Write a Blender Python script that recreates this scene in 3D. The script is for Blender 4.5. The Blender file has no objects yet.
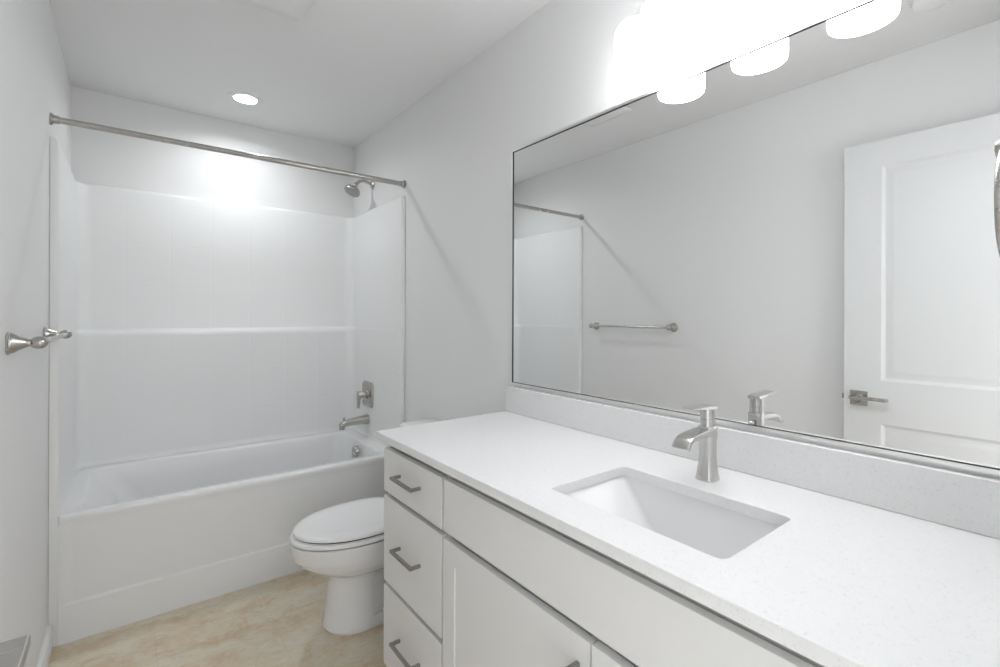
import bpy, bmesh, math, random
from mathutils import Vector, Matrix
random.seed(4)
S = bpy.context.scene
COL = S.collection
PI = math.pi

# ------------------------------------------------------------------ camera, world, lights, exposure
W = 1.524            # room width  (x: 0 = left wall, W = wall with mirror)
D = 3.388            # back wall   (y)
H = 2.514            # ceiling     (z)
NEAR = 0.04          # inner face of the wall with the door

cam_d = bpy.data.cameras.new('camera')
cam = bpy.data.objects.new('camera', cam_d)
COL.objects.link(cam)
cam.location = (0.2565, 0.0, 1.3102)
cam_d.sensor_width = 36.0
cam_d.lens = 17.175
cam_d.shift_y = -0.01856
cam_d.clip_start = 0.01
cam.rotation_mode = 'XYZ'
_m = Matrix.Rotation(-0.6571, 4, 'Z') @ Matrix.Rotation(PI / 2, 4, 'X') @ Matrix.Rotation(0.0034, 4, 'Z')
cam.rotation_euler = _m.to_euler('XYZ')
S.camera = cam

world = bpy.data.worlds.new('world')
S.world = world
world.use_nodes = True
bg = world.node_tree.nodes['Background']
bg.inputs[0].default_value = (0.965, 0.985, 1.0, 1)
bg.inputs[1].default_value = 0.75

S.view_settings.view_transform = 'Standard'
S.view_settings.look = 'None'
S.view_settings.gamma = 1.0
S.view_settings.use_curve_mapping = False
S.view_settings.exposure = 1.46

SHADE_EMIT = 3.9
BULB_W = 0.20
DOWNLIGHT_EMIT = 7.0
DOWNLIGHT_W = 1.5

# ------------------------------------------------------------------ materials
def mat(name, color, rough=0.5, metal=0.0, coat=0.0, spec=0.5):
    m = bpy.data.materials.new(name)
    m.use_nodes = True
    b = m.node_tree.nodes['Principled BSDF']
    b.inputs['Base Color'].default_value = (*color, 1)
    b.inputs['Roughness'].default_value = rough
    b.inputs['Metallic'].default_value = metal
    b.inputs['Coat Weight'].default_value = coat
    b.inputs['Specular IOR Level'].default_value = spec
    return m

def nodes(m):
    nt = m.node_tree
    return nt, nt.nodes['Principled BSDF']

def coords(nt, scale=(1, 1, 1)):
    tc = nt.nodes.new('ShaderNodeTexCoord')
    mp = nt.nodes.new('ShaderNodeMapping')
    mp.inputs['Scale'].default_value = scale
    nt.links.new(tc.outputs['Object'], mp.inputs['Vector'])
    return mp.outputs['Vector']

def noise(nt, vec, scale, detail=4, rough=0.5, dist=0.0):
    n = nt.nodes.new('ShaderNodeTexNoise')
    n.inputs['Scale'].default_value = scale
    n.inputs['Detail'].default_value = detail
    n.inputs['Roughness'].default_value = rough
    n.inputs['Distortion'].default_value = dist
    nt.links.new(vec, n.inputs['Vector'])
    return n.outputs['Fac']

def ramp(nt, fac, stops):
    r = nt.nodes.new('ShaderNodeValToRGB')
    el = r.color_ramp.elements
    while len(el) < len(stops):
        el.new(0.5)
    for e, (p, c) in zip(el, stops):
        e.position = p
        e.color = (*c, 1)
    nt.links.new(fac, r.inputs['Fac'])
    return r.outputs['Color']

def mix(nt, fac, a, b, mode='MIX'):
    n = nt.nodes.new('ShaderNodeMix')
    n.data_type = 'RGBA'
    n.blend_type = mode
    for sock, v in ((n.inputs['Factor'], fac), (n.inputs['A'], a), (n.inputs['B'], b)):
        if isinstance(v, (int, float)):
            sock.default_value = v
        elif isinstance(v, tuple):
            sock.default_value = (*v, 1)
        else:
            nt.links.new(v, sock)
    return n.outputs['Result']

def bump(nt, bsdf, height, strength, dist=0.001):
    b = nt.nodes.new('ShaderNodeBump')
    b.inputs['Strength'].default_value = strength
    b.inputs['Distance'].default_value = dist
    nt.links.new(height, b.inputs['Height'])
    nt.links.new(b.outputs['Normal'], bsdf.inputs['Normal'])

def paint(name, color, rough=0.55, s=0.25):
    m = mat(name, color, rough, spec=0.3)
    nt, b = nodes(m)
    v = coords(nt)
    bump(nt, b, noise(nt, v, 220, 3), s, 0.0006)
    return m

M_wall = paint('wall_paint', (0.83, 0.83, 0.83))
M_ceil = paint('ceiling_paint', (0.84, 0.84, 0.84), 0.8)
M_trim = paint('trim_paint', (0.83, 0.83, 0.83), 0.35, 0.05)
M_door = paint('door_paint', (0.74, 0.745, 0.75), 0.35, 0.05)
M_cab = paint('cabinet_paint', (0.80, 0.80, 0.795), 0.38, 0.04)
M_gap = mat('cabinet_shadow_interior', (0.30, 0.29, 0.27), 0.6)
M_acrylic = mat('acrylic', (0.86, 0.865, 0.865), 0.24, spec=0.4)
M_porc = mat('porcelain', (0.86, 0.86, 0.865), 0.08, coat=0.5)
M_sink = mat('sink_porcelain', (0.83, 0.83, 0.83), 0.1, coat=0.4)
M_seat = mat('seat_plastic', (0.92, 0.92, 0.92), 0.2)
M_darkline = mat('painted_dark_line', (0.03, 0.03, 0.03), 0.7)  # flat dark standing in for seat-gap shade and the mirror reveal's reflection
M_chrome = mat('frame_metal', (0.86, 0.86, 0.85), 0.3, 1.0)
M_vent = mat('vent_plastic', (0.84, 0.84, 0.835), 0.45)
M_void = mat('dark_void', (0.02, 0.02, 0.02), 0.8)

def nickel(name, color=(0.50, 0.485, 0.46), rough=0.27, sc=(12, 12, 50)):
    m = mat(name, color, rough, 1.0)
    nt, b = nodes(m)
    f = noise(nt, coords(nt, sc), 1.0, 3)
    mr = nt.nodes.new('ShaderNodeMapRange')
    mr.inputs['To Min'].default_value = rough - 0.005
    mr.inputs['To Max'].default_value = rough + 0.01
    nt.links.new(f, mr.inputs['Value'])
    nt.links.new(mr.outputs['Result'], b.inputs['Roughness'])
    return m
M_nickel = nickel('brushed_nickel')
M_nickel_lt = nickel('brushed_nickel_faucet', (0.60, 0.59, 0.575), 0.24)
M_pull = nickel('pull_metal', (0.33, 0.325, 0.31), 0.34)

# mirror
M_mirror = mat('mirror_silver', (0.95, 0.96, 0.955), 0.0, 1.0)

# moulded-tile acrylic for the surround
M_surr = mat('surround_acrylic', (0.86, 0.865, 0.865), 0.32, spec=0.3)
def grooves():
    nt, b = nodes(M_surr)
    tc = nt.nodes.new('ShaderNodeTexCoord')
    sep = nt.nodes.new('ShaderNodeSeparateXYZ')
    nt.links.new(tc.outputs['Object'], sep.inputs[0])
    def math_(op, a, bb=None):
        n = nt.nodes.new('ShaderNodeMath'); n.operation = op
        for i, v in enumerate((a, bb)):
            if v is None: continue
            if isinstance(v, (int, float)): n.inputs[i].default_value = v
            else: nt.links.new(v, n.inputs[i])
        return n.outputs[0]
    def line(axis, off, pitch):
        t = math_('MODULO', math_('ADD', axis, off), pitch)
        d = math_('ABSOLUTE', math_('SUBTRACT', t, pitch / 2))
        mr = nt.nodes.new('ShaderNodeMapRange'); mr.interpolation_type = 'SMOOTHSTEP'
        mr.inputs['From Min'].default_value = 0.0; mr.inputs['From Max'].default_value = 0.006
        mr.inputs['To Min'].default_value = 0.0; mr.inputs['To Max'].default_value = 1.0
        nt.links.new(d, mr.inputs['Value'])
        return mr.outputs['Result']
    px, pz = 0.206, 0.2375
    gx = line(sep.outputs['X'], 10 * px + px / 2 - 0.227, px)
    gz = line(sep.outputs['Z'], pz / 2 + pz * 10 - (1.939 - 5 * pz), pz)
    h = math_('MINIMUM', gx, gz)
    bump(nt, b, h, 0.28, 0.0016)
grooves()

# quartz
def quartz(name, base, speck, amount):
    m = mat(name, base, 0.22, coat=0.15)
    nt, b = nodes(m)
    v = coords(nt)
    vo = nt.nodes.new('ShaderNodeTexVoronoi'); vo.inputs['Scale'].default_value = 330
    nt.links.new(v, vo.inputs['Vector'])
    c1 = ramp(nt, vo.outputs['Color'], [(0.0, speck), (amount, base), (0.9, base), (1.0, (0.93, 0.93, 0.93))])
    c2 = ramp(nt, noise(nt, v, 90, 3), [(0.35, tuple(x * 0.97 for x in base)), (0.65, base)])
    nt.links.new(mix(nt, 0.5, c1, c2, 'MIX'), b.inputs['Base Color'])
    return m
M_quartz = quartz('quartz', (0.85, 0.85, 0.85), (0.62, 0.61, 0.60), 0.22)

# beige marble-look floor tile
def floor_mat():
    m = mat('floor_tile', (0.6, 0.5, 0.38), 0.42)
    nt, b = nodes(m)
    v = coords(nt)
    mp = nt.nodes.new('ShaderNodeMapping'); mp.inputs['Rotation'].default_value = (0, 0, math.radians(38)); mp.inputs['Scale'].default_value = (1, 2.4, 1)
    nt.links.new(v, mp.inputs['Vector'])
    n1 = noise(nt, mp.outputs['Vector'], 3.6, 9, 0.66, 0.7)
    n2 = noise(nt, v, 11, 8, 0.7, 1.0)
    n3 = noise(nt, mp.outputs['Vector'], 34, 5, 0.6, 0.3)
    c = ramp(nt, n1, [(0.32, (0.60, 0.41, 0.23)), (0.44, (0.72, 0.57, 0.38)), (0.54, (0.78, 0.70, 0.55)), (0.68, (0.82, 0.80, 0.70))])
    c2 = ramp(nt, n2, [(0.32, (0.60, 0.45, 0.27)), (0.48, (0.76, 0.68, 0.54)), (0.70, (0.83, 0.81, 0.72))])
    cc = mix(nt, 0.45, c, c2)
    vein = ramp(nt, n3, [(0.30, (0.80, 0.76, 0.70)), (0.5, (1, 1, 1))])
    cc = mix(nt, 0.55, cc, vein, 'MULTIPLY')
    br = nt.nodes.new('ShaderNodeTexBrick')
    br.offset = 0.0
    br.inputs['Scale'].default_value = 1.0
    br.inputs['Brick Width'].default_value = 0.405
    br.inputs['Row Height'].default_value = 0.405
    br.inputs['Mortar Size'].default_value = 0.0012
    br.inputs['Mortar Smooth'].default_value = 0.3
    br.inputs['Color1'].default_value = (1, 1, 1, 1)
    br.inputs['Color2'].default_value = (0.95, 0.94, 0.93, 1)
    br.inputs['Mortar'].default_value = (0.88, 0.85, 0.80, 1)
    mp2 = nt.nodes.new('ShaderNodeMapping'); mp2.inputs['Location'].default_value = (0.07, 0.2, 0)
    nt.links.new(v, mp2.inputs['Vector']); nt.links.new(mp2.outputs['Vector'], br.inputs['Vector'])
    cc = mix(nt, 1.0, cc, br.outputs['Color'], 'MULTIPLY')
    nt.links.new(cc, b.inputs['Base Color'])
    return m
M_floor = floor_mat()

def emit(name, color, strength):
    m = bpy.data.materials.new(name); m.use_nodes = True
    nt = m.node_tree
    b = nt.nodes['Principled BSDF']
    b.inputs['Base Color'].default_value = (0.8, 0.8, 0.8, 1)
    b.inputs['Emission Color'].default_value = (*color, 1)
    b.inputs['Emission Strength'].default_value = strength
    b.inputs['Roughness'].default_value = 0.3
    return m
M_shade = emit('opal_glass', (0.975, 0.985, 1.0), SHADE_EMIT)
M_lens = emit('downlight_lens', (0.96, 0.985, 1.0), DOWNLIGHT_EMIT)

# ------------------------------------------------------------------ mesh helpers
def finish(name, bm, m, parent=None, smooth=40, bevel=0.0, seg=2):
    bmesh.ops.remove_doubles(bm, verts=bm.verts, dist=1e-6)
    bmesh.ops.recalc_face_normals(bm, faces=bm.faces)
    me = bpy.data.meshes.new(name)
    bm.to_mesh(me); bm.free()
    me.materials.append(m)
    if smooth:
        for p in me.polygons: p.use_smooth = True
        me.set_sharp_from_angle(angle=math.radians(smooth))
    o = bpy.data.objects.new(name, me)
    COL.objects.link(o)
    if parent is not None:
        o.parent = parent
        loc = Vector((0, 0, 0)); p = parent
        while p is not None:
            loc += p.location; p = p.parent
        me.transform(Matrix.Translation(-loc))
    if bevel:
        bv = o.modifiers.new('bevel', 'BEVEL')
        bv.width = bevel; bv.segments = seg; bv.limit_method = 'ANGLE'; bv.angle_limit = math.radians(40)
        bv.harden_normals = True
    return o

def empty(name, loc, label=None, cat=None, group=None):
    o = bpy.data.objects.new(name, None)
    COL.objects.link(o)
    o.location = loc
    o.empty_display_size = 0.05
    if label: o['label'] = label
    if cat: o['category'] = cat
    if group: o['group'] = group
    return o

def tag(o, label, cat, group=None):
    o['label'] = label; o['category'] = cat
    if group: o['group'] = group
    return o

def structure(o):
    o['kind'] = 'structure'
    return o

def box(bm, x0, x1, y0, y1, z0, z1):
    vs = [bm.verts.new(p) for p in ((x0, y0, z0), (x1, y0, z0), (x1, y1, z0), (x0, y1, z0), (x0, y0, z1), (x1, y0, z1), (x1, y1, z1), (x0, y1, z1))]
    for f in ((0, 3, 2, 1), (4, 5, 6, 7), (0, 1, 5, 4), (1, 2, 6, 5), (2, 3, 7, 6), (3, 0, 4, 7)):
        bm.faces.new([vs[i] for i in f])

def boxo(name, m, x0, x1, y0, y1, z0, z1, parent=None, bevel=0.0, seg=2):
    bm = bmesh.new(); box(bm, x0, x1, y0, y1, z0, z1)
    return finish(name, bm, m, parent, 40, bevel, seg)

def loft(bm, rings, cap0=True, cap1=True, closed=True):
    vr = [[bm.verts.new(p) for p in r] for r in rings]
    n = len(vr[0])
    for a, b in zip(vr, vr[1:]):
        for i in range(n if closed else n - 1):
            j = (i + 1) % n
            bm.faces.new((a[i], a[j], b[j], b[i]))
    if cap0: bm.faces.new(list(reversed(vr[0])))
    if cap1: bm.faces.new(vr[-1])
    return vr

def frame_for(axis):
    a = Vector(axis).normalized()
    u = a.cross(Vector((0, 0, 1)))
    if u.length < 1e-3: u = a.cross(Vector((0, 1, 0)))
    u.normalize(); v = a.cross(u).normalized()
    return a, u, v

def lathe(bm, origin, axis, prof, n=32, cap0=True, cap1=True):
    """prof: list of (distance along the axis, radius)"""
    a, u, v = frame_for(axis)
    o = Vector(origin)
    rings = []
    for d, r in prof:
        r = max(r, 1e-5)
        rings.append([o + a * d + (u * math.cos(t) + v * math.sin(t)) * r for t in (2 * PI * k / n for k in range(n))])
    return loft(bm, rings, cap0, cap1)

def tube(bm, pts, rad, n=16, section=None, up=None):
    """sweep; rad number or list; section: list of (a,b) offsets instead of a circle"""
    pts = [Vector(p) for p in pts]
    m = len(pts)
    rad = rad if isinstance(rad, (list, tuple)) else [rad] * m
    tan = []
    for i in range(m):
        t = (pts[min(i + 1, m - 1)] - pts[max(i - 1, 0)]).normalized()
        tan.append(t)
    _, u, v = frame_for(tan[0])
    if up is not None:
        u = Vector(up).normalized()
    rings = []
    for i in range(m):
        t = tan[i]
        u = (u - t * u.dot(t)).normalized()
        v = t.cross(u).normalized()
        if section:
            s = section[i] if isinstance(section[0][0], (list, tuple)) else section
            rings.append([pts[i] + u * a + v * b for a, b in s])
        else:
            rings.append([pts[i] + (u * math.cos(q) + v * math.sin(q)) * rad[i] for q in (2 * PI * k / n for k in range(n))])
    return loft(bm, rings)

def rrect(x0, x1, y0, y1, r, k=6):
    """closed rounded rectangle, ccw, 4*(k+1) points"""
    out = []
    for cx, cy, a0 in ((x1 - r, y1 - r, 0), (x0 + r, y1 - r, 90), (x0 + r, y0 + r, 180), (x1 - r, y0 + r, 270)):
        for i in range(k + 1):
            a = math.radians(a0 + 90 * i / k)
            out.append((cx + r * math.cos(a), cy + r * math.sin(a)))
    return out

def bez(p0, p1, p2, p3, n=12):
    out = []
    for i in range(n + 1):
        t = i / n; s = 1 - t
        out.append(tuple(s**3 * a + 3 * s * s * t * b + 3 * s * t * t * c + t**3 * d for a, b, c, d in zip(p0, p1, p2, p3)))
    return out

def sm(a, b, x):
    t = min(1, max(0, (x - a) / (b - a)))
    return t * t * (3 - 2 * t)

# ------------------------------------------------------------------ room shell
T = 0.12
structure(boxo('floor', M_floor, -T, W + T, -0.9, D + T, -0.1, 0))
structure(boxo('ceiling', M_ceil, -T, W + T, NEAR - T, D + T, H, H + 0.1))
structure(boxo('wall_left', M_wall, -T, 0, NEAR - T, D + T, 0, H))
structure(boxo('wall_right', M_wall, W, W + T, NEAR - T, D + T, 0, H))
structure(boxo('wall_back', M_wall, 0, W, D, D + T, 0, H))
bm = bmesh.new()     # near wall with the doorway
DX0, DX1, DZ = 0.065, 0.845, 2.125
box(bm, 0, DX0, NEAR - T, NEAR, 0, H)
box(bm, DX1, W, NEAR - T, NEAR, 0, H)
box(bm, DX0, DX1, NEAR - T, NEAR, DZ, H)
structure(finish('wall_near', bm, M_wall, None, 0))
bm = bmesh.new()     # door jamb lining
box(bm, DX0, DX0 + 0.012, NEAR - T, NEAR + 0.002, 0, DZ)
box(bm, DX1 - 0.015, DX1, NEAR - T, NEAR + 0.002, 0, DZ)
box(bm, DX0 + 0.012, DX1 - 0.015, NEAR - T, NEAR + 0.002, DZ - 0.015, DZ)
box(bm, DX1 - 0.012, DX1 + 0.05, NEAR, NEAR + 0.015, 0, DZ + 0.05)
box(bm, 0.004, DX1 - 0.012, NEAR, NEAR + 0.010, DZ - 0.012, DZ + 0.05)
structure(finish('trim_1', bm, M_trim, None, 0))

def baseboard(name, x0, x1, y0, y1, axis):
    bm = bmesh.new()
    th, hh = 0.014, 0.095
    prof = [(0, 0), (th, 0), (th, hh - 0.012), (th - 0.004, hh - 0.003), (th - 0.008, hh), (0, hh)]
    rings = []
    if axis == 'y':
        s = 1 if x0 < W / 2 else -1
        for y in (y0, y1):
            rings.append([(x0 + s * a, y, z) for a, z in prof])
    else:
        for x in (x0, x1):
            rings.append([(x, y0 - a, z) for a, z in prof])
    loft(bm, rings)
    structure(finish(name, bm, M_trim, None, 30))
baseboard('baseboard_left', 0, 0, NEAR + 0.012, 2.546, 'y')
baseboard('baseboard_right', W, W, 1.560, 2.546, 'y')

# ------------------------------------------------------------------ door (standing open along the left wall)
d0, d1 = 0.066, 0.100           # x faces
dy0, dy1 = 0.050, 0.797
dz0, dz1 = 0.012, 2.106
door = structure(empty('door_1', (d0, dy0, 0)))
def door_leaf():
    bm = bmesh.new()
    panels = [(dy0 + 0.142, dy1 - 0.142, 1.018, 1.990), (dy0 + 0.142, dy1 - 0.142, 0.215, 0.823)]
    ys = [dy0, dy0 + 0.142, dy1 - 0.142, dy1]
    zs = [dz0, 0.215, 0.823, 1.018, 1.990, dz1]
    for side in (1, -1):
        xf = d1 if side > 0 else d0
        g = {}
        for i, y in enumerate(ys):
            for j, z in enumerate(zs):
                g[i, j] = bm.verts.new((xf, y, z))
        for i in range(3):
            for j in range(5):
                if i == 1 and j in (1, 3):
                    a = [g[i, j], g[i + 1, j], g[i + 1, j + 1], g[i, j + 1]]
                    y0, y1, z0, z1 = ys[i], ys[i + 1], zs[j], zs[j + 1]
                    prev = a
                    for ins, dep in ((0.006, 0.005), (0.014, 0.0085), (0.022, 0.0085), (0.038, 0.004), (0.046, 0.0035)):
                        x = xf - side * dep
                        nx = [bm.verts.new(p) for p in ((x, y0 + ins, z0 + ins), (x, y1 - ins, z0 + ins), (x, y1 - ins, z1 - ins), (x, y0 + ins, z1 - ins))]
                        for k in range(4):
                            q = (k + 1) % 4
                            bm.faces.new((prev[k], prev[q], nx[q], nx[k]))
                        prev = nx
                    bm.faces.new(prev)
                else:
                    bm.faces.new((g[i, j], g[i + 1, j], g[i + 1, j + 1], g[i, j + 1]))
        if side > 0: gf = g
        else: gb = g
    for j in range(5):
        for i in (0, 3):
            bm.faces.new((gf[i, j], gf[i, j + 1], gb[i, j + 1], gb[i, j]))
    for i in range(3):
        for j in (0, 5):
            bm.faces.new((gf[i, j], gf[i + 1, j], gb[i + 1, j], gb[i, j]))
    return finish('door_leaf', bm, M_door, door, 20)
door_leaf()
ly, lz = 0.737, 0.930
for s, nm in ((1, 'door_handle'),):
    bm = bmesh.new()
    box(bm, d1, d1 + 0.009, ly - 0.0335, ly + 0.0335, lz - 0.0335, lz + 0.0335)
    ros = finish('door_handle', bm, M_nickel, door, 30, 0.002)
    bm = bmesh.new()
    lathe(bm, (d1 + 0.008, ly, lz), (1, 0, 0), [(0, 0.024), (0.006, 0.020), (0.012, 0.0135), (0.022, 0.0115), (0.036, 0.0115)], 28)
    box(bm, d1 + 0.036, d1 + 0.066, 0.620, 0.760, lz + 0.000, lz + 0.014)
    finish('lever', bm, M_nickel, ros, 40, 0.0025)
bm = bmesh.new()
box(bm, d0 + 0.005, d1 - 0.005, dy1, dy1 + 0.0015, lz - 0.029, lz + 0.029)
box(bm, d0 + 0.010, d1 - 0.010, dy1 + 0.001, dy1 + 0.011, lz - 0.011, lz + 0.011)
finish('latch', bm, M_nickel, door, 30, 0.001)
for z in (0.25, 1.06, 1.87):
    bm = bmesh.new()
    lathe(bm, (d1 + 0.004, dy0 - 0.003, z - 0.045), (0, 0, 1), [(0, 0.006), (0.09, 0.006)], 14)
    finish('hinge', bm, M_nickel, door, 30)

# ------------------------------------------------------------------ bathtub
YT = 2.549
tub = empty('bathtub', (W / 2, YT + 0.4, 0), 'white acrylic bathtub with plain apron filling the alcove at the far end', 'bathtub')
def bathtub():
    bm = bmesh.new()
    zt = 0.506
    x0, x1, y0, y1 = 0.029, W - 0.029, YT, D - 0.002
    k = 8
    loops = []
    def L(a, b, c, d, r, z): loops.append([(x, y, z) for x, y in rrect(a, b, c, d, r, k)])
    L(x0, x1, y0 + 0.001, y1, 0.006, 0.476)
    L(x0, x1, y0 - 0.001, y1, 0.006, 0.488)
    L(x0, x1, y0 + 0.000, y1, 0.006, 0.497)
    L(x0, x1, y0 + 0.004, y1, 0.008, 0.503)
    L(x0, x1, y0 + 0.013, y1, 0.010, zt)
    L(x0 + 0.02, x1 - 0.02, y0 + 0.035, y1 - 0.02, 0.03, zt - 0.001)
    L(0.085, 1.420, y0 + 0.058, 3.268, 0.085, zt - 0.002)
    L(0.093, 1.414, y0 + 0.065, 3.262, 0.085, zt - 0.006)
    L(0.102, 1.408, y0 + 0.072, 3.256, 0.085, zt - 0.018)
    L(0.155, 1.397, y0 + 0.092, 3.248, 0.09, zt - 0.10)
    L(0.235, 1.384, y0 + 0.104, 3.238, 0.10, zt - 0.22)
    L(0.310, 1.352, y0 + 0.125, 3.218, 0.10, zt - 0.31)
    L(0.350, 1.330, y0 + 0.155, 3.190, 0.09, zt - 0.348)
    L(0.400, 1.290, y0 + 0.200, 3.150, 0.07, zt - 0.362)
    loft(bm, loops, cap0=False, cap1=True)
    # apron as a displaced grid
    NX = 90
    ZS = [0, 0.03, 0.07, 0.11, 0.14, 0.150, 0.152, 0.154, 0.156, 0.158, 0.160, 0.170, 0.20, 0.25, 0.30, 0.35, 0.40, 0.44, 0.462, 0.476]
    NZ = len(ZS) - 1
    g = []
    for j in range(NZ + 1):
        z = ZS[j]
        row = []
        for i in range(NX + 1):
            x = x0 + (x1 - x0) * i / NX
            inx = sm(0.050, 0.060, x) * sm(0.050, 0.060, W - x)
            inz = sm(0.151, 0.159, z)
            y = YT + 0.001 + 0.008 * inx * inz * (1 - 0.6 * sm(0.16, 0.45, z))
            if z > 0.45: y += (YT + 0.001 - y) * sm(0.462, 0.476, z)
            row.append(bm.verts.new((x, y, z)))
        g.append(row)
    for j in range(NZ):
        for i in range(NX):
            bm.faces.new((g[j][i], g[j][i + 1], g[j + 1][i + 1], g[j + 1][i]))
    for xa, xb in ((0.001, 0.0285), (W - 0.0285, W - 0.001)):     # side flanges down to the floor
        box(bm, xa, xb, YT + 0.004, YT + 0.05, 0, 0.5064)
    return finish('tub_shell', bm, M_acrylic, tub, 35)
bathtub()
# overflow cover and drain
bm = bmesh.new()
lathe(bm, (1.386, 2.925, 0.447), (-1, 0, 0.12), [(0, 0.030), (0.004, 0.036), (0.022, 0.036), (0.027, 0.033), (0.028, 0.012), (0.024, 0.010)], 36)
finish('overflow_cover', bm, M_nickel, tub, 35)
bm = bmesh.new()
lathe(bm, (1.22, 2.925, 0.1445), (0, 0, 1), [(0, 0.034), (0.003, 0.034), (0.005, 0.028), (0.005, 0.018), (0.012, 0.016), (0.014, 0.008)], 32)
finish('drain', bm, M_nickel, tub, 35)

# ------------------------------------------------------------------ surround
def surround():
    bm = bmesh.new()
    k = 9
    def ring(z, ts, tb, r, nose):
        """path from left wall, around the nose, along the U, to the right wall"""
        yb = D - tb
        half = [(0.001, YT + 0.004)]
        for i in range(7):          # rounded nose
            a = PI / 2 * i / 6
            half.append((ts - nose + nose * math.sin(a), YT + 0.004 + nose - nose * math.cos(a)))
        for i in range(1, 10):
            half.append((ts, YT + 0.004 + nose + (yb - r - YT - 0.004 - nose) * i / 10))
        for i in range(k + 1):
            a = PI / 2 * i / k
            half.append((ts + r - r * math.cos(a), yb - r + r * math.sin(a)))
        for i in range(1, 9):
            half.append((ts + r + (W / 2 - ts - r) * i / 9, yb))
        right = [(W - x, y) for x, y in reversed(half)]
        return [(x, y, z) for x, y in half + [(W / 2, yb)] + right]
    R = [ring(0.5065, 0.036, 0.086, 0.080, 0.012),
         ring(0.514, 0.031, 0.079, 0.075, 0.012),
         ring(0.54, 0.030, 0.076, 0.070, 0.012),
         ring(1.184, 0.030, 0.076, 0.070, 0.012),
         ring(1.199, 0.0298, 0.074, 0.070, 0.012),
         ring(1.210, 0.0295, 0.068, 0.070, 0.012),
         ring(1.217, 0.029, 0.056, 0.068, 0.012),
         ring(1.220, 0.0285, 0.044, 0.066, 0.012),
         ring(1.229, 0.0275, 0.038, 0.064, 0.012),
         ring(1.60, 0.027, 0.037, 0.062, 0.012),
         ring(1.985, 0.026, 0.036, 0.060, 0.012),
         ring(1.996, 0.024, 0.033, 0.060, 0.012),
         ring(2.003, 0.019, 0.026, 0.060, 0.010),
         ring(2.005, 0.006, 0.004, 0.050, 0.004)]
    loft(bm, R, False, False, closed=False)
    return finish('shower_surround', bm, M_surr, None, 50)
tag(surround(), 'glossy white moulded-tile wall surround rising from the bathtub rim', 'shower surround')

# ------------------------------------------------------------------ curtain rod
rod = empty('shower_curtain_rod', (W / 2, 2.563, 2.075), 'bare brushed metal shower curtain rod spanning above the bathtub', 'curtain rod')
bm = bmesh.new()
lathe(bm, (0.01, 2.563, 2.075), (1, 0, 0), [(0, 0.0125), (0.74, 0.0125), (0.742, 0.0140), (W - 0.02, 0.0140)], 28)
finish('rod', bm, M_nickel, rod, 40)
for x, s in ((0.0005, 1), (W - 0.0005, -1)):
    bm = bmesh.new()
    lathe(bm, (x, 2.563, 2.075), (s, 0, 0), [(0, 0.0235), (0.007, 0.0235), (0.0075, 0.0165), (0.026, 0.0162), (0.0262, 0.014)], 32)
    finish('end_flange', bm, M_nickel, rod, 40)

# ------------------------------------------------------------------ shower head
sh = empty('showerhead', (W, 3.033, 2.175), 'brushed nickel shower head on a bent arm above the surround', 'shower head')
bm = bmesh.new()
lathe(bm, (W - 0.0005, 3.033, 2.172), (-1, 0, 0), [(0, 0.030), (0.004, 0.030), (0.012, 0.022), (0.016, 0.012)], 32)
finish('wall_flange', bm, M_nickel, sh, 40)
path = bez((W - 0.002, 3.033, 2.172), (W - 0.07, 3.033, 2.200), (W - 0.085, 3.033, 2.190), (W - 0.120, 3.033, 2.150), 14)
bm = bmesh.new(); tube(bm, path, 0.0095, 16)
finish('shower_arm', bm, M_nickel, sh, 60)
ax = Vector((-0.48, -0.14, -0.87)).normalized()
o0 = Vector((W - 0.116, 3.033, 2.155))
bm = bmesh.new()
lathe(bm, o0 - ax * 0.006, ax, [(0, 0.010), (0.006, 0.014), (0.016, 0.0145), (0.020, 0.012), (0.026, 0.016), (0.036, 0.030), (0.046, 0.044), (0.054, 0.050), (0.064, 0.052), (0.069, 0.050), (0.070, 0.046)], 40)
head = finish('spray_head', bm, M_nickel, sh, 40)
bm = bmesh.new()
lathe(bm, o0 + ax * 0.0625, ax, [(0, 0.045), (0.0035, 0.045), (0.0035, 0.036), (0.002, 0.035), (0.002, 0.022), (0.0045, 0.020), (0.0045, 0.001)], 40)
for rr, nn in ((0.028, 12), (0.041, 20), (0.012, 6)):
    _, u, v = frame_for(ax)
    for q in range(nn):
        t = 2 * PI * q / nn
        lathe(bm, o0 + ax * 0.0635 + (u * math.cos(t) + v * math.sin(t)) * rr, ax, [(0, 0.0022), (0.0045, 0.0016)], 8)
finish('spray_face', bm, mat('spray_face_plastic', (0.42, 0.42, 0.41), 0.4), head, 40)

# ------------------------------------------------------------------ shower valve
WS = W - 0.030        # face of the surround's side panel, below the ledge
vl = empty('shower_valve', (WS, 3.025, 0.785), 'brushed nickel shower valve with single lever above the tub spout', 'shower valve')
def plate_ring(x, hy, hz, r):
    return [(x, 3.025 + a, 0.785 + b) for a, b in rrect(-hy, hy, -hz, hz, r, 6)]
bm = bmesh.new()
loft(bm, [plate_ring(WS + 0.002, 0.087, 0.083, 0.030), plate_ring(WS - 0.004, 0.087, 0.083, 0.030), plate_ring(WS - 0.009, 0.083, 0.079, 0.028), plate_ring(WS - 0.011, 0.073, 0.069, 0.024)])
finish('escutcheon_plate', bm, M_nickel, vl, 40)
bm = bmesh.new()
lathe(bm, (WS - 0.009, 3.025, 0.785), (-1, 0, 0), [(0, 0.036), (0.006, 0.034), (0.010, 0.027), (0.012, 0.023), (0.058, 0.021), (0.062, 0.019)], 32)
hub = finish('valve_hub', bm, M_nickel, vl, 40)
bm = bmesh.new()
xl = WS - 0.052
sec = [(xl, 0.020), (xl - 0.022, 0.020)]
rings = []
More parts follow.
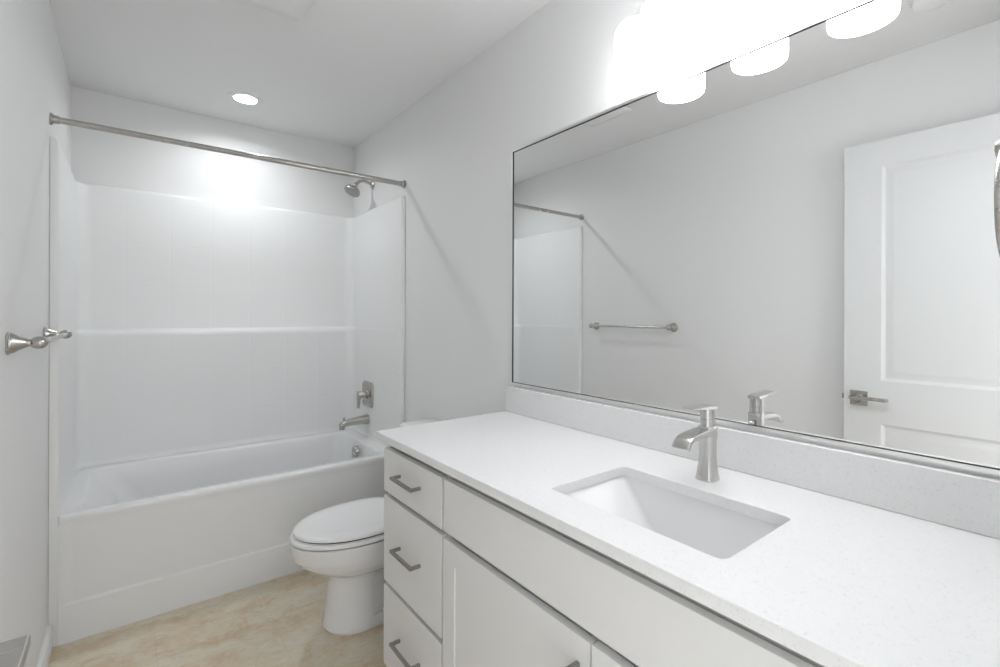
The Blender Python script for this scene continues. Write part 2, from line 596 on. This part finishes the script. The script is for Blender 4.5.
for z, hy, xa, xb in ((0.807, 0.019, xl, xl - 0.020), (0.780, 0.019, xl + 0.002, xl - 0.021), (0.750, 0.016, xl - 0.006, xl - 0.021), (0.722, 0.014, xl - 0.009, xl - 0.022), (0.700, 0.0135, xl - 0.011, xl - 0.023)):
    rings.append([(x_, 3.025 + y_, z) for x_, y_ in ((xa, -hy), (xa, hy), (xb, hy), (xb, -hy))])
loft(bm, rings)
finish('valve_lever', bm, M_nickel, vl, 40, 0.003)

# ------------------------------------------------------------------ tub spout
sp = empty('tub_spout', (WS, 3.03, 0.617), 'brushed nickel tub spout with a pull-up diverter knob', 'tub spout')
bm = bmesh.new()
rings = []
for x, zc, hy, hz in ((WS + 0.001, 0.620, 0.031, 0.029), (WS - 0.003, 0.620, 0.031, 0.029), (WS - 0.012, 0.6195, 0.030, 0.0285), (WS - 0.06, 0.617, 0.027, 0.025), (WS - 0.11, 0.614, 0.024, 0.0215),
                      (WS - 0.150, 0.611, 0.0225, 0.019), (WS - 0.168, 0.608, 0.022, 0.018), (WS - 0.180, 0.602, 0.020, 0.016), (WS - 0.187, 0.596, 0.015, 0.011)):
    rings.append([(x, 3.03 + a, zc + b) for a, b in rrect(-hy, hy, -hz, hz, min(hy, hz) * 0.75, 5)])
loft(bm, rings)
lathe(bm, (WS - 0.172, 3.03, 0.605), (0, 0, -1), [(0, 0.018), (0.030, 0.018), (0.032, 0.016), (0.032, 0.012), (0.020, 0.012)], 24)
finish('spout_body', bm, M_nickel, sp, 45)
bm = bmesh.new()
lathe(bm, (WS - 0.162, 3.03, 0.618), (0, 0, 1), [(0, 0.0045), (0.018, 0.0045), (0.021, 0.008), (0.029, 0.008), (0.031, 0.006)], 18)
finish('diverter_knob', bm, M_nickel, sp, 40)

# ------------------------------------------------------------------ toilet
CY = 2.015
wc = empty('toilet', (1.15, CY, 0), 'white two-piece toilet with closed lid between vanity and bathtub', 'toilet')
def egg(z, xf, xb, hw, xm=None, ef=2.0, eb=2.8, n=112, cut=0.0):
    xm = xm if xm is not None else xf + (xb - xf) * 0.52
    out = []
    z -= 0.006 * sm(0.25, 0.33, z)
    for i in range(n):
        t = 2 * PI * i / n
        c, s = math.cos(t), math.sin(t)
        e = eb if c > 0 else ef
        a = (xb - xm) if c > 0 else (xm - xf)
        x = xm + a * math.copysign(abs(c) ** (2 / e), c)
        y = hw * math.copysign(abs(s) ** (2 / e), s)
        if cut:
            y *= 1 - cut * sm(1.058, 1.070, x)
        out.append((x + 0.006, CY + y, z))
    return out
bm = bmesh.new()
R = [egg(0.000, 0.890, 1.415, 0.116, 1.05, 2.2, 6),
     egg(0.012, 0.884, 1.42, 0.121, 1.05, 2.2, 6),
     egg(0.035, 0.888, 1.42, 0.118, 1.05, 2.2, 6),
     egg(0.050, 0.891, 1.42, 0.116, 1.05, 2.3, 6, cut=0.02),
     egg(0.056, 0.892, 1.42, 0.115, 1.05, 2.3, 6, cut=0.42),
     egg(0.120, 0.900, 1.42, 0.112, 1.05, 2.3, 6, cut=0.46),
     egg(0.190, 0.908, 1.42, 0.112, 1.05, 2.3, 6, cut=0.42),
     egg(0.222, 0.909, 1.42, 0.114, 1.06, 2.3, 5, cut=0.30),
     egg(0.234, 0.903, 1.42, 0.119, 1.06, 2.3, 5, cut=0.05),
     egg(0.243, 0.885, 1.42, 0.130, 1.06, 2.2, 4),
     egg(0.255, 0.855, 1.42, 0.148, 1.06, 2.1, 3.4),
     egg(0.275, 0.818, 1.42, 0.164, 1.06, 2.0, 3),
     egg(0.300, 0.790, 1.42, 0.176, 1.06, 2.0, 2.8),
     egg(0.328, 0.781, 1.42, 0.1770, 1.06, 2.0, 2.8),
     egg(0.331, 0.763, 1.42, 0.1870, 1.06, 2.0, 2.8),
     egg(0.360, 0.756, 1.42, 0.189, 1.06, 2.0, 2.8),
     egg(0.388, 0.752, 1.42, 0.190, 1.06, 2.0, 2.8),
     egg(0.393, 0.757, 1.415, 0.187, 1.06, 2.0, 2.8)]
loft(bm, R)
finish('bowl', bm, M_porc, wc, 32)
bm = bmesh.new()
lathe(bm, (1.12, CY - 0.098, 0.043), (0, -0.3, 1), [(0, 0.013), (0.010, 0.013), (0.016, 0.008), (0.017, 0.002)], 16)
finish('bolt_cap', bm, M_seat, wc, 40)
bm = bmesh.new()     # dark slab painting in the shade of the gap under the seat
loft(bm, [egg(0.393, 0.770, 1.20, 0.178, 1.04), egg(0.3985, 0.770, 1.20, 0.178, 1.04)])
finish('seat_gap_shade', bm, M_darkline, wc, 50)
bm = bmesh.new()
loft(bm, [egg(0.3985, 0.760, 1.235, 0.186, 1.035), egg(0.401, 0.755, 1.240, 0.191, 1.035), egg(0.413, 0.755, 1.240, 0.191, 1.035), egg(0.4165, 0.760, 1.235, 0.186, 1.035)])
seat = finish('seat', bm, M_seat, wc, 50)
bm = bmesh.new()  # dark slab painting in the shade between seat and lid
loft(bm, [egg(0.4165, 0.778, 1.22, 0.174, 1.035), egg(0.423, 0.778, 1.22, 0.174, 1.035)])
finish('lid_gap_shade', bm, M_darkline, wc, 50)
bm = bmesh.new()
loft(bm, [egg(0.423, 0.774, 1.245, 0.178, 1.035), egg(0.425, 0.768, 1.250, 0.184, 1.035), egg(0.435, 0.767, 1.250, 0.185, 1.035), egg(0.440, 0.772, 1.247, 0.180, 1.035), egg(0.4435, 0.785, 1.235, 0.168, 1.035), egg(0.4450, 0.82, 1.20, 0.135, 1.035)])
finish('lid', bm, M_seat, wc, 50)
for s in (-1, 1):
    bm = bmesh.new()
    lathe(bm, (1.268, CY + s * 0.075 - 0.022, 0.415), (0, 1, 0), [(0, 0.014), (0.002, 0.016), (0.042, 0.016), (0.044, 0.014)], 20)
    finish('seat_hinge', bm, M_seat, wc, 40)
bm = bmesh.new()
def tr(z, x0, x1, hw, r): return [(x, y, z) for x, y in rrect(x0, x1, CY - hw, CY + hw, r, 7)]
loft(bm, [tr(0.390, 1.345, 1.510, 0.190, 0.04), tr(0.410, 1.335, 1.514, 0.200, 0.04), tr(0.60, 1.328, 1.516, 0.210, 0.04), tr(0.725, 1.325, 1.517, 0.214, 0.04)])
finish('tank', bm, M_porc, wc, 50)
bm = bmesh.new()
loft(bm, [tr(0.725, 1.322, 1.518, 0.216, 0.04), tr(0.729, 1.316, 1.520, 0.221, 0.042), tr(0.752, 1.316, 1.520, 0.221, 0.042), tr(0.762, 1.323, 1.516, 0.215, 0.038), tr(0.765, 1.345, 1.500, 0.195, 0.03)])
finish('tank_lid', bm, M_porc, wc, 50)
bm = bmesh.new()
lathe(bm, (1.328, CY - 0.15, 0.665), (-1, 0, 0), [(0, 0.015), (0.008, 0.015), (0.012, 0.009), (0.02, 0.009)], 20)
tube(bm, [(1.312, CY - 0.15, 0.665), (1.308, CY - 0.12, 0.664), (1.306, CY - 0.075, 0.661)], [0.008, 0.0075, 0.009], 12)
finish('flush_lever', bm, M_nickel, wc, 40)

# ------------------------------------------------------------------ vanity
VY0, VY1 = 0.055, 1.556
XF = 0.950            # front faces
van = empty('bathroom_vanity', (1.24, 0.8, 0), 'pale grey bathroom vanity with three drawers and two doors', 'vanity')
bm = bmesh.new()
x0 = XF + 0.0195
box(bm, x0, W - 0.002, VY0, VY0 + 0.018, 0.10, 0.879)
box(bm, x0, W - 0.002, VY1 - 0.018, VY1, 0.0, 0.879)
box(bm, x0, W - 0.002, 1.150, 1.168, 0.10, 0.879)
box(bm, x0, W - 0.002, VY0, VY1, 0.10, 0.118)
box(bm, W - 0.008, W - 0.002, VY0, VY1, 0.10, 0.879)
box(bm, x0 + 0.012, x0 + 0.030, VY0 + 0.018, VY1 - 0.018, 0.838, 0.879)
box(bm, x0 + 0.012, x0 + 0.030, VY0 + 0.018, VY1 - 0.018, 0.664, 0.722)
box(bm, x0 + 0.012, x0 + 0.030, 1.168, VY1 - 0.018, 0.360, 0.410)
box(bm, x0 + 0.001, x0 + 0.018, 0.575, 0.635, 0.118, 0.676)
box(bm, x0 + 0.065, x0 + 0.080, VY0, VY1, 0.0, 0.10)
finish('carcass', bm, M_cab, van, 0)

def pull(y0, y1, z, parent, vertical=False, y=None):
    bm = bmesh.new()
    b = 0.0048
    xo = XF - 0.031
    if not vertical:
        box(bm, xo - b, xo + b, y0 - b, y1 + b, z - b, z + b)
        for yy in (y0, y1):
            box(bm, xo, XF + 0.002, yy - b, yy + b, z - b * 0.98, z + b * 0.98)
    else:
        box(bm, xo - b, xo + b, y - b, y + b, y0 - b, y1 + b)
        for zz in (y0, y1):
            box(bm, xo, XF + 0.002, y - b * 0.98, y + b * 0.98, zz - b, zz + b)
    return finish('handle', bm, M_pull, parent, 30, 0.0012)

def slab(name, y0, y1, z0, z1):
    return boxo(name, M_cab, XF, XF + 0.019, y0, y1, z0, z1, van, 0.0015)
def drawer(z0, z1, zh):
    d = slab('drawer', 1.1670, 1.554, z0, z1)
    pull(1.293, 1.428, zh, d)
drawer(0.703, 0.850, 0.783)
drawer(0.394, 0.687, 0.548)
drawer(0.105, 0.378, 0.248)
slab('false_front', VY0 + 0.002, 1.1565, 0.704, 0.850)

def shaker(y0, y1, z0, z1):
    bm = bmesh.new()
    s = 0.058
    xa, xb = XF, XF + 0.019
    o = [(y0, z0), (y1, z0), (y1, z1), (y0, z1)]
    i_ = [(y0 + s, z0 + s), (y1 - s, z0 + s), (y1 - s, z1 - s), (y0 + s, z1 - s)]
    A = [bm.verts.new((xa, y, z)) for y, z in o]
    B = [bm.verts.new((xa, y, z)) for y, z in i_]
    C_ = [bm.verts.new((xa + 0.0045, y, z)) for y, z in i_]
    E_ = [bm.verts.new((xb, y, z)) for y, z in o]
    for k in range(4):
        q = (k + 1) % 4
        bm.faces.new((A[k], A[q], B[q], B[k]))
        bm.faces.new((B[k], B[q], C_[q], C_[k]))
        bm.faces.new((A[k], E_[k], E_[q], A[q]))
    bm.faces.new(C_); bm.faces.new(E_)
    return finish('door', bm, M_cab, van, 0)
da = shaker(0.6145, 1.1565, 0.105, 0.684)
pull(0.500, 0.628, None, da, True, 0.645)
db = shaker(VY0 + 0.002, 0.6105, 0.105, 0.684)
pull(0.500, 0.628, None, db, True, 0.581)

# countertop with the sink cut-out
CX0, CX1, CY0, CY1 = 0.929, W - 0.001, NEAR + 0.002, 1.5765
ZC = 0.905; ZB = 0.880
SX0, SX1, SY0, SY1 = 1.034, 1.307, 0.398, 0.814
def countertop():
    bm = bmesh.new()
    k = 6
    def hole(z, g=0.0): return [(x, y, z) for x, y in rrect(SX0 - g, SX1 + g, SY0 - g, SY1 + g, 0.016 + g, k)]
    def outer(z, g=0.0): return [(x, y, z) for x, y in rrect(CX0 + g, CX1 - g, CY0 + g, CY1 - g, 0.003, k)]
    loft(bm, [hole(ZB), hole(ZC - 0.0015), hole(ZC, 0.0015), outer(ZC, 0.001), outer(ZC - 0.001), outer(ZB + 0.0015), outer(ZB, 0.0015), hole(ZB)], False, False)
    return finish('countertop', bm, M_quartz, None, 0)
tag(countertop(), 'white speckled quartz countertop lying on the vanity cabinet', 'countertop')
bm = bmesh.new()
box(bm, W - 0.020, W - 0.001, CY0, CY1, ZC, 1.0103)
tag(finish('backsplash', bm, M_quartz, None, 40, 0.0025), 'low speckled quartz backsplash strip along the wall below the mirror', 'backsplash')

# sink
sink = empty('sink', ((SX0 + SX1) / 2, (SY0 + SY1) / 2, ZB - 0.13), 'white rectangular undermount sink set in the quartz countertop', 'sink')
bm = bmesh.new()
def sk(x0, x1, y0, y1, r, z): return [(x, y, z) for x, y in rrect(x0, x1, y0, y1, r, 6)]
g = 0.004
loft(bm, [sk(SX0 - 0.03, SX1 + 0.03, SY0 - 0.03, SY1 + 0.03, 0.03, ZB - 0.001),
          sk(SX0 - g, SX1 + g, SY0 - g, SY1 + g, 0.020, ZB - 0.001),
          sk(SX0 - g + 0.003, SX1 + g - 0.003, SY0 - g + 0.004, SY1 + g - 0.004, 0.020, ZB - 0.008),
          sk(SX0 + 0.004, SX1 - 0.004, SY0 + 0.020, SY1 - 0.020, 0.020, ZB - 0.030),
          sk(SX0 + 0.014, SX1 - 0.014, SY0 + 0.085, SY1 - 0.085, 0.020, ZB - 0.105),
          sk(SX0 + 0.022, SX1 - 0.022, SY0 + 0.110, SY1 - 0.110, 0.026, ZB - 0.124),
          sk(SX0 + 0.045, SX1 - 0.045, SY0 + 0.140, SY1 - 0.140, 0.030, ZB - 0.134)], False, True)
finish('basin', bm, M_sink, sink, 28)
bm = bmesh.new()
lathe(bm, ((SX0 + SX1) / 2, (SY0 + SY1) / 2, ZB - 0.135), (0, 0, 1), [(0, 0.024), (0.003, 0.024), (0.004, 0.020), (0.004, 0.014), (0.009, 0.013), (0.010, 0.002)], 28)
finish('drain', bm, M_nickel, sink, 40)

# ------------------------------------------------------------------ faucet
FX, FY = 1.388, 0.622
fa = empty('faucet', (FX, FY, ZC), 'brushed nickel single-lever faucet standing behind the sink', 'faucet')
def sq(cx, hx, hy, r, z): return [(x, y, z) for x, y in rrect(cx - hx, cx + hx, FY - hy, FY + hy, r, 6)]
bm = bmesh.new()
loft(bm, [sq(FX, 0.0250, 0.0240, 0.015, ZC), sq(FX, 0.0250, 0.0240, 0.015, ZC + 0.004), sq(FX, 0.0228, 0.0220, 0.014, ZC + 0.014), sq(FX, 0.0196, 0.0196, 0.012, ZC + 0.035), sq(FX, 0.0180, 0.0182, 0.011, ZC + 0.065),
          sq(FX, 0.0180, 0.0182, 0.011, ZC + 0.095), sq(FX, 0.0188, 0.0192, 0.011, ZC + 0.120), sq(FX, 0.0190, 0.0194, 0.011, ZC + 0.130), sq(FX, 0.0175, 0.0180, 0.011, ZC + 0.1325)])
finish('body', bm, M_nickel_lt, fa, 40)
bm = bmesh.new()     # ribbon spout, arching forward and down
cen = [(FX - 0.004, 0.118), (FX - 0.030, 0.1195), (FX - 0.055, 0.1190), (FX - 0.080, 0.1175), (FX - 0.098, 0.1145), (FX - 0.108, 0.1090), (FX - 0.115, 0.1020), (FX - 0.120, 0.0945)]
thk = [0.010, 0.0090, 0.0080, 0.0070, 0.0062, 0.0056, 0.0052, 0.0050]
hwid = [0.0188, 0.0190, 0.0194, 0.0202, 0.0210, 0.0216, 0.0220, 0.0224]
secs = [rrect(-hw, hw, -t, t, 0.0035, 3) for hw, t in zip(hwid, thk)]
tube(bm, [(x, FY, ZC + z) for x, z in cen], 0.01, section=secs, up=(0, 1, 0))
spout = finish('spout', bm, M_nickel_lt, fa, 40)
bm = bmesh.new()
lathe(bm, (FX, FY, ZC + 0.130), (0, 0, 1), [(0, 0.0182), (0.020, 0.0180), (0.0205, 0.0168), (0.0225, 0.0168), (0.023, 0.0180), (0.048, 0.0180)], 32)
hb = finish('handle_hub', bm, M_nickel_lt, fa, 40)
bm = bmesh.new()
rings = []
for x, z0, z1, hw in ((FX + 0.0185, 0.172, 0.1815, 0.0165), (FX, 0.174, 0.1835, 0.0175), (FX - 0.022, 0.1765, 0.1845, 0.0180), (FX - 0.055, 0.1800, 0.1855, 0.0180), (FX - 0.088, 0.1822, 0.1865, 0.0175)):
    rings.append([(x, FY - hw, ZC + z0), (x, FY + hw, ZC + z0), (x, FY + hw, ZC + z1), (x, FY - hw, ZC + z1)])
loft(bm, rings)
finish('lever', bm, M_nickel_lt, fa, 40, 0.0015)
bm = bmesh.new()
lathe(bm, (FX + 0.034, FY, ZC), (0, 0, 1), [(0, 0.0030), (0.092, 0.0030), (0.094, 0.0065), (0.112, 0.0070), (0.114, 0.005)], 16)
finish('drain_lift_rod', bm, M_nickel_lt, fa, 40)

# ------------------------------------------------------------------ mirror
MY0, MY1, MZ0, MZ1 = 0.095, 1.559, 1.019, 2.001
mi = empty('wall_mirror', (W, 0.82, 1.5), 'wide rectangular mirror in a thin metal frame above the vanity', 'mirror')
fw = 0.0095
bm = bmesh.new()
xa, xb = W - 0.0080, W - 0.0005
o = [(MY0, MZ0), (MY1, MZ0), (MY1, MZ1), (MY0, MZ1)]
i_ = [(MY0 + fw, MZ0 + fw), (MY1 - fw, MZ0 + fw), (MY1 - fw, MZ1 - fw), (MY0 + fw, MZ1 - fw)]
A = [bm.verts.new((xa, y, z)) for y, z in o]; B = [bm.verts.new((xa, y, z)) for y, z in i_]
C_ = [bm.verts.new((xb - 0.002, y, z)) for y, z in i_]; E_ = [bm.verts.new((xb, y, z)) for y, z in o]
for k in range(4):
    q = (k + 1) % 4
    bm.faces.new((A[k], A[q], B[q], B[k])); bm.faces.new((B[k], B[q], C_[q], C_[k])); bm.faces.new((A[k], E_[k], E_[q], A[q]))
    bm.faces.new((C_[k], C_[q], E_[q], E_[k]))
finish('mirror_frame', bm, M_chrome, mi, 0)
bm = bmesh.new()  # dark strips standing in for the dark reflection in the frame's inner reveal
ga, gb = fw, fw + 0.0018
for a0, a1, b0, b1 in ((MY0 + ga, MY1 - ga, MZ0 + ga, MZ0 + gb), (MY0 + ga, MY1 - ga, MZ1 - gb, MZ1 - ga), (MY0 + ga, MY0 + gb, MZ0 + gb, MZ1 - gb), (MY1 - gb, MY1 - ga, MZ0 + gb, MZ1 - gb)):
    box(bm, W - 0.0078, W - 0.0030, a0, a1, b0, b1)
finish('mirror_reveal_dark', bm, M_darkline, mi, 0)
boxo('mirror_glass', M_mirror, W - 0.0045, W - 0.002, MY0 + fw - 0.001, MY1 - fw + 0.001, MZ0 + fw - 0.001, MZ1 - fw + 0.001, mi)

# ------------------------------------------------------------------ vanity light
LX = W - 0.112
vlt = empty('vanity_light', (W, 0.608, 2.26), 'three-shade bath light bar with white glass shades above the mirror', 'wall light')
bm = bmesh.new()
loft(bm, [[(x, 0.608 + a, 2.262 + b) for a, b in rrect(-0.09, 0.09, -0.058, 0.058, 0.012, 5)] for x in (W - 0.001, W - 0.020)] +
         [[(W - 0.024, 0.608 + a, 2.262 + b) for a, b in rrect(-0.086, 0.086, -0.054, 0.054, 0.010, 5)]])
finish('backplate', bm, M_chrome, vlt, 40)
bm = bmesh.new()
lathe(bm, (W - 0.040, 0.608 - 0.262, 2.262), (0, 1, 0), [(0, 0.006), (0.002, 0.009), (0.522, 0.009), (0.524, 0.006)], 20)
lathe(bm, (W - 0.022, 0.608, 2.262), (-1, 0, 0), [(0, 0.012), (0.02, 0.012)], 16)
finish('crossbar', bm, M_chrome, vlt, 40)
for y in (0.845, 0.608, 0.373):
    bm = bmesh.new()
    tube(bm, bez((W - 0.040, y, 2.258), (LX + 0.045, y, 2.232), (LX + 0.004, y, 2.222), (LX, y, 2.176), 12), 0.0065, 14)
    arm = finish('lamp_arm', bm, M_chrome, vlt, 50)
    bm = bmesh.new()
    lathe(bm, (LX, y, 2.172), (0, 0, 1), [(-0.022, 0.032), (-0.016, 0.032), (-0.012, 0.026), (0.004, 0.014), (0.010, 0.009)], 28)
    finish('shade_cap', bm, M_chrome, arm, 40)
    bm = bmesh.new()
    prof = [(2.150, 0.030), (2.148, 0.048), (2.141, 0.060), (2.128, 0.0680), (2.110, 0.070), (2.020, 0.0700), (2.010, 0.0685), (2.009, 0.0665), (2.012, 0.065), (2.108, 0.065), (2.132, 0.055), (2.138, 0.030)]
    lathe(bm, (LX, y, 0), (0, 0, 1), prof, 40, False, False)
    finish('lamp_shade', bm, M_shade, vlt, 50)
    bm = bmesh.new()
    lathe(bm, (LX, y, 2.148), (0, 0, -1), [(0, 0.015), (0.030, 0.015), (0.032, 0.017), (0.045, 0.024), (0.065, 0.030), (0.085, 0.027), (0.097, 0.016), (0.100, 0.003)], 24)
    finish('bulb', bm, M_shade, vlt, 50)
    bd = bpy.data.lights.new('bulb_lamp', 'AREA'); bd.shape = 'DISK'; bd.size = 0.09; bd.energy = BULB_W; bd.color = (0.98, 0.99, 1.0)
    bo = bpy.data.objects.new('bulb_lamp', bd); COL.objects.link(bo)
    bo.parent = vlt; bo.location = Vector((LX, y, 2.040)) - vlt.location

# ------------------------------------------------------------------ recessed downlight
dl = empty('recessed_light', (0.757, 2.985, H), 'lit round recessed ceiling light above the bathtub', 'ceiling light')
bm = bmesh.new()
lathe(bm, (0.757, 2.985, H + 0.0005), (0, 0, -1), [(0, 0.086), (0.003, 0.086), (0.005, 0.080), (0.004, 0.060), (0.001, 0.058)], 48, True, False)
finish('trim_ring', bm, M_vent, dl, 40)
bm = bmesh.new()
lathe(bm, (0.757, 2.985, H - 0.0015), (0, 0, -1), [(0, 0.057), (0.001, 0.057)], 48)
finish('light_lens', bm, M_lens, dl, 40)

ld = bpy.data.lights.new('downlight_lamp', 'AREA')
ld.shape = 'DISK'; ld.size = 0.055; ld.spread = math.radians(156); ld.energy = DOWNLIGHT_W; ld.color = (0.95, 0.98, 1.0)
lo = bpy.data.objects.new('downlight_lamp', ld); COL.objects.link(lo)
lo.location = (0, 0, -0.007); lo.parent = dl

# ------------------------------------------------------------------ exhaust fan
fan = empty('exhaust_fan', (0.645, 1.86, H), 'square white exhaust fan grille on the ceiling', 'exhaust fan')
def fr(h, r, z, e=0.0):
    pts = []
    for x, y in rrect(-h, h, -h, h, r, 5):
        pts.append((0.643 + x, 1.872 + y, z))
    return pts
bm = bmesh.new()
loft(bm, [fr(0.130, 0.01, H - 0.0005), fr(0.130, 0.01, H - 0.006)])
finish('fan_housing', bm, M_void, fan, 40)
bm = bmesh.new()
loft(bm, [fr(0.150, 0.008, H - 0.006), fr(0.153, 0.008, H - 0.010), fr(0.153, 0.010, H - 0.018), fr(0.147, 0.012, H - 0.024), fr(0.10, 0.03, H - 0.028), fr(0.04, 0.02, H - 0.030)])
finish('grille_cover', bm, M_vent, fan, 40)

# ------------------------------------------------------------------ smoke detector, seen in the mirror
bm = bmesh.new()
lathe(bm, (0.405, 0.425, H - 0.0005), (0, 0, -1), [(0, 0.070), (0.008, 0.070), (0.010, 0.062), (0.024, 0.060), (0.030, 0.050), (0.031, 0.020)], 40)
tag(finish('smoke_detector', bm, M_vent, None, 40), 'round white smoke detector on the ceiling, seen only in the mirror', 'smoke detector')

# ------------------------------------------------------------------ towel bar (left wall)
tb = empty('towel_bar', (0, 2.11, 1.232), 'brushed nickel towel bar on the left wall beside the bathtub', 'towel bar')
TZ = 1.232
for y in (1.760, 2.410):
    bm = bmesh.new()
    lathe(bm, (0.0005, y, TZ), (1, 0, 0), [(0, 0.030), (0.004, 0.030), (0.006, 0.027), (0.012, 0.0255), (0.022, 0.019), (0.034, 0.0125), (0.040, 0.0095), (0.044, 0.0090), (0.045, 0.0105), (0.049, 0.0140), (0.056, 0.0165), (0.064, 0.0165), (0.071, 0.0140), (0.076, 0.0085), (0.078, 0.002)], 32)
    finish('post', bm, M_nickel, tb, 40)
bm = bmesh.new()
lathe(bm, (0.062, 1.760, TZ), (0, 1, 0), [(0, 0.008), (0.650, 0.008)], 20)
finish('bar', bm, M_nickel, tb, 40)

# ------------------------------------------------------------------ towel ring on the near wall
tr_ = empty('towel_ring', (1.30, NEAR, 1.56), 'brushed nickel towel ring at the right edge, hanging before the mirror', 'towel ring')
bm = bmesh.new()
lathe(bm, (1.300, NEAR + 0.0005, 1.565), (0, 1, 0), [(0, 0.027), (0.004, 0.027), (0.010, 0.020), (0.025, 0.011), (0.045, 0.009), (0.050, 0.014), (0.064, 0.016), (0.074, 0.012), (0.076, 0.003)], 28)
finish('wall_post', bm, M_nickel, tr_, 40)
bm = bmesh.new()
rp = [(1.300 + 0.084 * math.cos(t), NEAR + 0.062, 1.478 + 0.084 * math.sin(t)) for t in (2 * PI * q / 56 for q in range(56))]
rings = []
for q in range(56):
    t = 2 * PI * q / 56
    r_ = Vector((math.cos(t), 0, math.sin(t)))
    rings.append([Vector(rp[q]) + (r_ * math.cos(b) + Vector((0, 1, 0)) * math.sin(b)) * 0.0055 for b in (2 * PI * k / 12 for k in range(12))])
rings.append(rings[0])
loft(bm, rings, False, False)
finish('ring', bm, M_nickel, tr_, 60)
